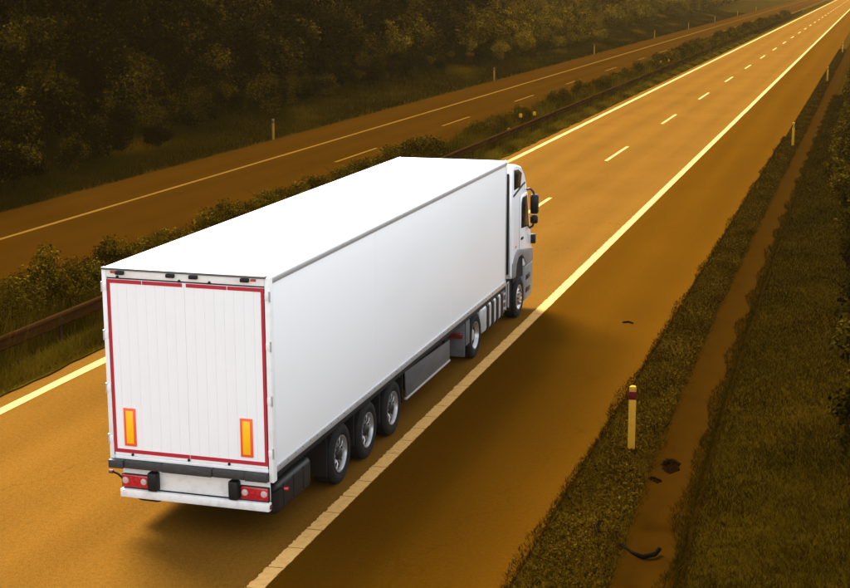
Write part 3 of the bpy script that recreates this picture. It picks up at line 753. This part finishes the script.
def trunk_mb(h, r, seed, spread, stems=1):
    g = random.Random(seed); m = MB()
    for s in range(stems):
        bx, by = (0, 0) if stems == 1 else (g.uniform(-.15, .15), g.uniform(-.15, .15))
        tx, ty = g.uniform(-.1, .1) * h * (1 if stems == 1 else 2), g.uniform(-.1, .1) * h * (1 if stems == 1 else 2)
        pts = [(bx, by, -0.3), (bx + tx * 0.3, by + ty * 0.3, h * 0.35), (bx + tx * 0.7, by + ty * 0.6, h * 0.65), (bx + tx, by + ty, h)]
        m.tube(pts, r, 7, r * 0.25)
        for k in range(5 if stems == 1 else 2):
            t = g.uniform(0.35, 0.9); a = g.uniform(0, 6.28); ln = spread * g.uniform(0.5, 0.9)
            q = Vector((bx + tx * t, by + ty * t, h * t))
            m.tube([q, q + Vector((math.cos(a) * ln * 0.5, math.sin(a) * ln * 0.5, ln * 0.35)), q + Vector((math.cos(a) * ln, math.sin(a) * ln, ln * 0.6))], r * 0.4, 5, r * 0.1)
    return m

def plant_proto(name, h, rad, n, leaf, lobes, seed, mat, base=0.15, stems=1, flat=1.0, tr=None):
    t = empty(name, (0, 0, -500))
    trunk_mb(h * 0.8, tr or (0.035 * h), seed, rad, stems).build('trunk' if stems == 1 else 'stems', 'bark', t)
    V, F, ti = crown_geo(h * base, h, rad, n, leaf, lobes, seed, flat)
    np_mesh('crown', V, F, mat, t, ti)
    return t
used = set()
POSTS_Y = (52, 98.3, 142.6, 188, 266)
SECT = ('left of the nearest far post', 'between the first and second far posts', 'between the second and third far posts', 'between the third and fourth far posts', 'beyond the fourth far post', 'at the far end near the haze')
def sect(y): return SECT[sum(y > q for q in POSTS_Y)]
def place(proto, x, y, s, label, cat, group, rz=None, zs=None, sink=0.05):
    if proto.name in used: o = copy_tree(proto)
    else: used.add(proto.name); o = proto
    o.location = (x, y, float(gz(x, y)) - sink)
    o.rotation_euler = (0, 0, random.uniform(0, 6.28) if rz is None else rz)
    o.scale = (s, s, s * (zs or random.uniform(0.88, 1.12)))
    tag(o, label, cat, group)
    return o

FTREES = [plant_proto('leafy_tree', random.uniform(8.6, 10.6), random.uniform(2.8, 3.5), 11000, 0.28, 28, 150 + i, 'leaves_wood_hazed', 0.10) for i in range(3)]
FSHRUBS = [plant_proto('woodland_shrub', random.uniform(3.6, 4.6), random.uniform(1.9, 2.4), 8000, 0.21, 18, 250 + i, 'leaves_wood_hazed', 0.02, stems=4, tr=0.06) for i in range(3)]
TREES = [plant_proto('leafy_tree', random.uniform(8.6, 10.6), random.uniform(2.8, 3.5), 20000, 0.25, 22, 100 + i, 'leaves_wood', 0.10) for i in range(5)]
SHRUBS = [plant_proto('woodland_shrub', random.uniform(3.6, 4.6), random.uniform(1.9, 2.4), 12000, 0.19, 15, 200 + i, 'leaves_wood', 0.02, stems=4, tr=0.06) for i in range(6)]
def front(y):   # where the wood begins
    return np.interp(y, [0, 30, 45, 57, 75, 95, 110, 150, 220, 300, 420], [-22.9, -23.2, -24.5, -25.6, -26.6, -26.4, -25.9, -25.6, -25.8, -26.5, -27])
LW = ('dark tree behind the wood-edge shrubs', 'taller dark tree in the middle of the wood', 'topmost dark tree high on the wooded slope')
LS = 'dark rounded shrub at the wood edge'
y = 8.0
while y < 400:
    st = 2.6 if y < 120 else (4.0 if y < 220 else 7)
    s = random.uniform(0.75, 1.2) * (1.0 if y < 130 else 0.8)
    if not (176 < y < 190):
        place(random.choice(SHRUBS if y < 118 + random.uniform(-25, 25) else FSHRUBS), front(y) - 1.6 * s + random.uniform(-1.4, 0.2), y, s, LS + ', ' + sect(y), 'shrub', 'shrubs at the edge of the wood')
    y += st * random.uniform(0.75, 1.25)
y = 26.0
while y < 175:                                  # low growth creeping down the bank
    s = random.uniform(0.32, 0.6)
    place(random.choice(SHRUBS if y < 118 else FSHRUBS), front(y) + random.uniform(0.2, 1.5), y, s, 'low bush on the far grass bank, ' + sect(y), 'bush', 'low bushes on the far grass bank')
    y += random.uniform(1.6, 4.2)
for row, (off, st, sc) in enumerate(((5.0, 3.6, 0.72), (9.5, 4.6, 0.9), (15.0, 5.5, 1.0))):
    y = 4.0 + row * 3
    while y < (360 if row < 2 else 260):
        s = random.uniform(0.85, 1.2) * sc * (1.0 if y < 130 else 0.6)
        place(random.choice(TREES if y < 122 + random.uniform(-25, 25) else FTREES), front(y) - off + random.uniform(-1.6, 1.6), y, s, LW[row] + ', ' + sect(y), 'tree', 'trees of the wood on the slope')
        y += st * random.uniform(0.8, 1.3) * (1.0 if y < 130 else 1.8)

# central reservation
MSH = [plant_proto('median_shrub', random.uniform(1.45, 1.85), random.uniform(0.62, 0.8), 6000, 0.065, 22, 300 + i, 'leaves_shrub', 0.03, stems=5, tr=0.018) for i in range(6)]
HDG = [plant_proto('hedge_plant', random.uniform(1.5, 1.7), random.uniform(0.85, 1.0), 3600, 0.12, 16, 340 + i, 'leaves_shrub', 0.02, stems=5, tr=0.02) for i in range(4)]
LM = 'olive leafy shrub growing behind the crash barrier'
GM = 'shrubs in a row behind the crash barrier'
y = 5.5
while y < 36:
    s = random.uniform(0.72, 1.08)
    place(random.choice(MSH), -9.0 + random.uniform(-0.3, 0.25), y, s, LM + (', left of the trailer' if y < 15 else ', seen above the trailer roof'), 'shrub', GM, zs=random.uniform(0.85, 1.1))
    y += random.uniform(0.42, 0.8)
for (xx, yv, s) in ((-9.05, 37.6, 1.2), (-9.0, 39.2, 1.35), (-9.2, 40.6, 1.3), (-8.9, 42.0, 1.15)):
    place(random.choice(MSH), xx, yv, s, 'tall rounded shrub rising behind the front of the trailer roof at the barrier', 'shrub', 'tall shrubs beside the trailer roof', zs=0.85)
y = 44
while y < 104:
    s = random.uniform(0.5, 0.9)
    place(random.choice(MSH), -9.0 + random.uniform(-0.45, 0.2), y, s, 'low weedy bush behind the crash barrier, ' + ('before the nearer reflector pair' if y < 57 else 'just beyond the nearer reflector pair' if y < 80 else 'just before the hedge begins'), 'bush', 'low bushes behind the barrier')
    y += random.uniform(0.6, 1.2)
y = 106
while y < 300:
    s = random.uniform(0.88, 1.05)
    place(random.choice(HDG), -9.0 + random.uniform(-0.12, 0.12), y, s, 'bushy plant of the dense hedge along the barrier, ' + ('near end of the hedge' if y < 125 else 'middle of the hedge' if y < 190 else 'far end of the hedge'), 'hedge plant', 'plants of the far hedge')
    y += 1.25 if y < 170 else 1.9

# right-hand side
RSH = [plant_proto('bank_shrub', random.uniform(1.9, 2.5), random.uniform(1.0, 1.25), 6000, 0.11, 16, 400 + i, 'leaves_dark', 0.02, stems=5, tr=0.025) for i in range(4)]
for (xx, yv, s, lb) in ((9.55, 4.9, 0.85, 'dark shrub at the right picture edge, lowest of the three near the grass slope'), (9.7, 8.0, 1.0, 'dark shrub at the right picture edge beside the nearest post, middle of three'),
                        (9.6, 13.5, 1.0, 'dark shrub at the right picture edge, upper of the three beside the grass slope')):
    place(random.choice(RSH), xx, yv, s, lb, 'shrub', 'shrubs on the right bank')
y = 17
while y < 34:
    place(random.choice(RSH), 9.45 + random.uniform(-0.15, 0.3), y, random.uniform(0.7, 1.0), 'dark shrub on the right bank beside the grass slope ahead of the nearest post', 'shrub', 'shrubs on the right bank')
    y += random.uniform(1.8, 2.6)
RG = [plant_proto('green_bush', random.uniform(1.3, 1.6), random.uniform(0.85, 1.0), 4500, 0.10, 14, 440 + i, 'leaves_shrub', 0.02, stems=5, tr=0.02) for i in range(3)]
y = 36
while y < 150:
    place(random.choice(RG), 8.35 + random.uniform(-0.35, 0.35) - 0.004 * (y - 36), y, random.uniform(0.7, 1.1), 'olive bush on the right bank above the drain channel, ' + ('level with the second right post' if y < 80 else 'level with the third right post' if y < 125 else 'level with the fourth right post'), 'bush', 'bushes along the drain channel')
    y += random.uniform(1.2, 2.2)
y = 37
while y < 120:
    place(random.choice(RSH), 9.6 + random.uniform(-0.2, 0.3), y, random.uniform(0.8, 1.1), 'dark shrub behind the olive bushes on the right bank', 'shrub', 'shrubs on the right bank')
    y += random.uniform(1.8, 2.8)

# ------------------------------------------------------------------ grass and litter (uncountable)
def blades(name, x, y, z, h, w, mat, tint, lean=0.5):
    n = len(x)
    a = rng.random(n) * 2 * np.pi
    c, s = np.cos(a), np.sin(a)
    b = rng.random(n) * 2 * np.pi; le = lean * h * rng.random(n)
    P = np.stack([x, y, z], 1)
    A = P + np.stack([c * w / 2, s * w / 2, np.zeros(n)], 1); B = P - np.stack([c * w / 2, s * w / 2, np.zeros(n)], 1)
    Cc = P + np.stack([np.cos(b) * le, np.sin(b) * le, h], 1)
    V = np.stack([A, B, Cc], 1).reshape(-1, 3)
    return tag(np_mesh(name, V, np.arange(3 * n).reshape(n, 3), mat, None, np.repeat(tint, 3)), kind='stuff')
def spread_y(n, y0, y1, bias=1.0):
    """more plants near the camera, falling off with distance"""
    d0, d1 = y0 + 19.0, y1 + 19.0
    return d0 * (d1 / d0) ** (rng.random(n) ** bias) - 19.0
def clumps(x, y, sx, sy, ph=0.0):
    return 0.5 + 0.25 * np.sin(x * sx + ph + 1.3 * np.sin(y * sy * 0.6)) + 0.25 * np.sin(y * sy + 1.1 * np.cos(x * sx * 0.8) + ph)

n = 150000
x = 6.85 + 3.3 * rng.random(n); y = spread_y(n, -3, 90)
x = x - 0.22 + 0.45 * np.exp(-np.clip(y, -4, 90) / 10)
dist = (y + 19) / 25
ti = np.clip(0.55 * clumps(x, y, 2.3, 1.1) + 0.22 * rng.normal(size=n) + 0.22, 0, 1)
tag(blades('grass', x, y, gz(x, y) - 0.01, (0.03 + 0.07 * rng.random(n)) * (1 + 0.4 * clumps(x, y, 3, 2)), 0.009 * dist + 0.003, 'grass_right', ti, 1.6),
    'short dark olive grass on the right-hand slope', 'grass')
n = 120000
y = spread_y(n, -3, 160); x = 4.93 + (0.86 + 0.42 * np.exp(-np.clip(y, -4, 160) / 10)) * rng.random(n) ** 0.9
k_ = rng.random(n) < 0.30 + 0.75 * clumps(x, y, 4.1, 1.7)
x, y = x[k_], y[k_]; n = len(x); dist = (y + 19) / 25
ti = np.clip(0.45 * clumps(x, y, 5.0, 2.3, 1.0) + 0.33 * rng.random(n) + 0.12 * rng.normal(size=n) + 0.05, 0, 1)
tag(blades('verge_grass', x, y, np.full(n, -0.02), 0.02 + 0.06 * rng.random(n) ** 2, 0.014 * dist + 0.006, 'grass_verge', ti, 1.6),
    'sparse dry grass and litter on the verge beside the shoulder', 'grass')
n = 26000
y = spread_y(n, -3, 90); o_ = ch_off(y)
side = rng.random(n) < 0.75
x = np.where(side, 6.62 + o_ - 0.26 * rng.random(n) ** 2.6 * (0.2 + 1.2 * clumps(y * 0 + 1, y, 1, 1.9, 1.0)), 5.74 + o_ + 0.08 * rng.random(n) ** 1.5 * (0.3 + clumps(y * 0, y, 1, 2.6, 3.0)))
dist = (y + 19) / 25
tag(blades('creeping_grass', x, y, np.full(n, -0.05), 0.05 + 0.07 * rng.random(n), 0.010 * dist + 0.004, 'grass_right', np.clip(0.45 + 0.5 * rng.random(n), 0, 1), 1.6),
    'ragged grass creeping over both edges of the drain channel', 'grass')
n = 9000
y = spread_y(n, -3, 60); x = 4.90 - 0.16 * rng.random(n) ** 2.5 * (0.2 + 1.2 * clumps(y * 0, y, 1, 1.4, 0.0))
dist = (y + 19) / 25
tag(blades('edge_grass', x, y, np.full(n, -0.01), 0.03 + 0.06 * rng.random(n), 0.012 * dist + 0.005, 'grass_verge', np.clip(0.1 + 0.4 * rng.random(n), 0, 1), 1.6),
    'thin dry grass creeping onto the edge of the hard shoulder', 'grass')
n = 30000
y = spread_y(n, -3, 60); x = 4.92 + (0.86 + 0.42 * np.exp(-np.clip(y, -4, 160) / 10)) * rng.random(n)
P = np.stack([x, y, -0.012 + 0.012 * rng.random(n)], 1)
N = rng.normal(size=(n, 3)) * 0.45 + np.array([0, 0, 1.0]); N /= np.linalg.norm(N, axis=1, keepdims=True)
Vl, Fl, tl_ = leaf_quads(P, N, (0.018 + 0.045 * rng.random(n) ** 2) * (0.7 + 0.3 * (y + 19) / 25), np.clip(rng.random(n) ** 1.3 * (0.35 + 0.9 * clumps(x, y, 3.7, 1.9)), 0, 1), 0.8)
tag(np_mesh('leaf_litter', Vl, Fl, 'grass_verge', None, tl_), 'scattered dry leaves and gravel on the verge beside the shoulder', 'leaf litter', kind='stuff')
n = 90000
x = -7.95 + 0.98 * rng.random(n) ** 0.85; y = spread_y(n, 3, 200)
dist = (y + 19) / 25
ti = np.clip(0.6 * clumps(x, y, 3.3, 1.3, 2.0) + 0.3 * rng.random(n) + 0.1 * rng.normal(size=n), 0, 1)
tag(blades('median_grass', x, y, np.full(n, 0.02), (0.06 + 0.20 * rng.random(n)) * np.clip((-6.9 - x) / 0.5, 0.25, 1), 0.012 * dist + 0.004, 'grass_median', ti, 1.0),
    'rough yellow-green grass between the crash barrier and the left edge line', 'grass')
n = 110000
x = -9.75 + 1.7 * rng.random(n); y = spread_y(n, 3, 200)
dist = (y + 19) / 25
ti = np.clip(0.5 * clumps(x, y, 3.3, 1.3, 4.0) + 0.25 * rng.random(n), 0, 1)
tag(blades('weeds', x, y, np.full(n, 0.02), (0.12 + 1.0 * rng.random(n) ** 2.2) * (0.5 + 0.9 * clumps(x, y, 2.0, 0.8, 1.0)), 0.012 * dist + 0.004, 'grass_median', ti * 0.75, 0.6),
    'tangle of weeds behind the crash barrier on the central reservation', 'weeds')
n = 140000
y = spread_y(n, 18, 330); u = rng.random(n)
x = -20.35 + (front(y) - 3.0 + 20.35) * u
dist = (y + 19) / 25
ti = np.clip(0.05 + 0.95 * clumps(x, y, 0.8, 0.33, 0.5) ** 3 * (0.35 + u) + 0.3 * rng.random(n) * clumps(x, y, 2.1, 0.9, 2.0), 0, 1)
tag(blades('bank_grass', x, y, gz(x, y) - 0.02, 0.10 + 0.25 * rng.random(n), 0.010 * dist + 0.004, 'grass_left', ti, 1.0),
    'dark grass bank between the far carriageway and the wood', 'grass')

# ------------------------------------------------------------------ litter lying about
tag(MB().tube([(6.10, 1.52, 0.0), (6.28, 1.33, -0.03), (6.46, 1.26, -0.04), (6.62, 1.36, -0.02), (6.66, 1.50, 0.01)], 0.035, 8).build('rubber_strip', 'rubber_scrap'), 'curved black strip of rubber lying across the channel edge', 'debris')
tag(MB().tube([(5.62, 2.40, 0.0), (5.63, 2.15, 0.02), (5.70, 1.95, 0.0)], 0.018, 6).build('rubber_strip', 'rubber_scrap'), 'thin black strip of rubber lying on the verge', 'debris')
def lump(name, cx, cy, cz, rx, ry, h, mat, seed):
    g = np.random.default_rng(seed); k, m_ = 40, 8
    V = [[cx, cy, cz + h]]
    jr = 0.75 + 0.5 * g.random(k); jr = (jr + np.roll(jr, 1) + 0.5 * np.roll(jr, 2)) / 2.5
    for j in range(1, m_ + 1):
        for i in range(k):
            a = 2 * np.pi * i / k; q = j / m_
            rr = q * (1 + (jr[i] - 1) * q)
            V.append([cx + rx * rr * np.cos(a), cy + ry * rr * np.sin(a), cz + h * (1 - q ** 2) * (0.6 + 0.7 * g.random()) - (0.03 if j == m_ else 0)])
    F4 = []
    for j in range(m_ - 1):
        for i in range(k): F4.append([1 + j * k + i, 1 + j * k + (i + 1) % k, 1 + (j + 1) * k + (i + 1) % k, 1 + (j + 1) * k + i])
    for i in range(k): F4.append([0, 1 + i, 1 + (i + 1) % k, 0][:3] + [1 + (i + 1) % k])
    me = bpy.data.meshes.new(name)
    me.from_pydata(V, [], [f if len(set(f)) == 4 else list(dict.fromkeys(f)) for f in F4]); me.materials.append(MATS[mat])
    o = bpy.data.objects.new(name, me); col.objects.link(o); return o
tag(lump('leaf_clump', 6.22, 5.5, -0.075, 0.26, 0.5, 0.06, 'wet_leaves', 3), 'dark wet clump of leaves washed into the channel by the nearest post', 'leaf clump')
tag(lump('leaf_clump', 6.10, 4.6, -0.05, 0.16, 0.28, 0.05, 'wet_leaves', 5), 'smaller dark clump of leaves on the channel edge below the larger one', 'leaf clump')
tag(MB().tube([(3.78, 15.64, 0.012), (3.92, 15.68, 0.03), (4.04, 15.62, 0.012)], 0.022, 6).build('rubber_scrap', 'rubber_scrap'), 'small dark scrap lying on the hard shoulder to the right of the lorry cab', 'debris')

# ------------------------------------------------------------------ warm air
hz = MB().box(-1650, 1650, -200, 2050, -2.0, 30.0).build('haze', 'asphalt', None, smooth=False)
hm = bpy.data.materials.new('haze_air'); hm.use_nodes = True
hn = hm.node_tree.nodes; hn.clear()
ho = hn.new('ShaderNodeOutputMaterial'); hv = hn.new('ShaderNodeVolumePrincipled')
hv.inputs['Color'].default_value = (1.0, 0.68, 0.26, 1)
hv.inputs['Density'].default_value = 0.00008
hv.inputs['Anisotropy'].default_value = 0.0
hm.node_tree.links.new(hv.outputs[0], ho.inputs['Volume'])
hz.data.materials.clear(); hz.data.materials.append(hm)
tag(hz, 'golden haze over the motorway', 'haze', kind='stuff')
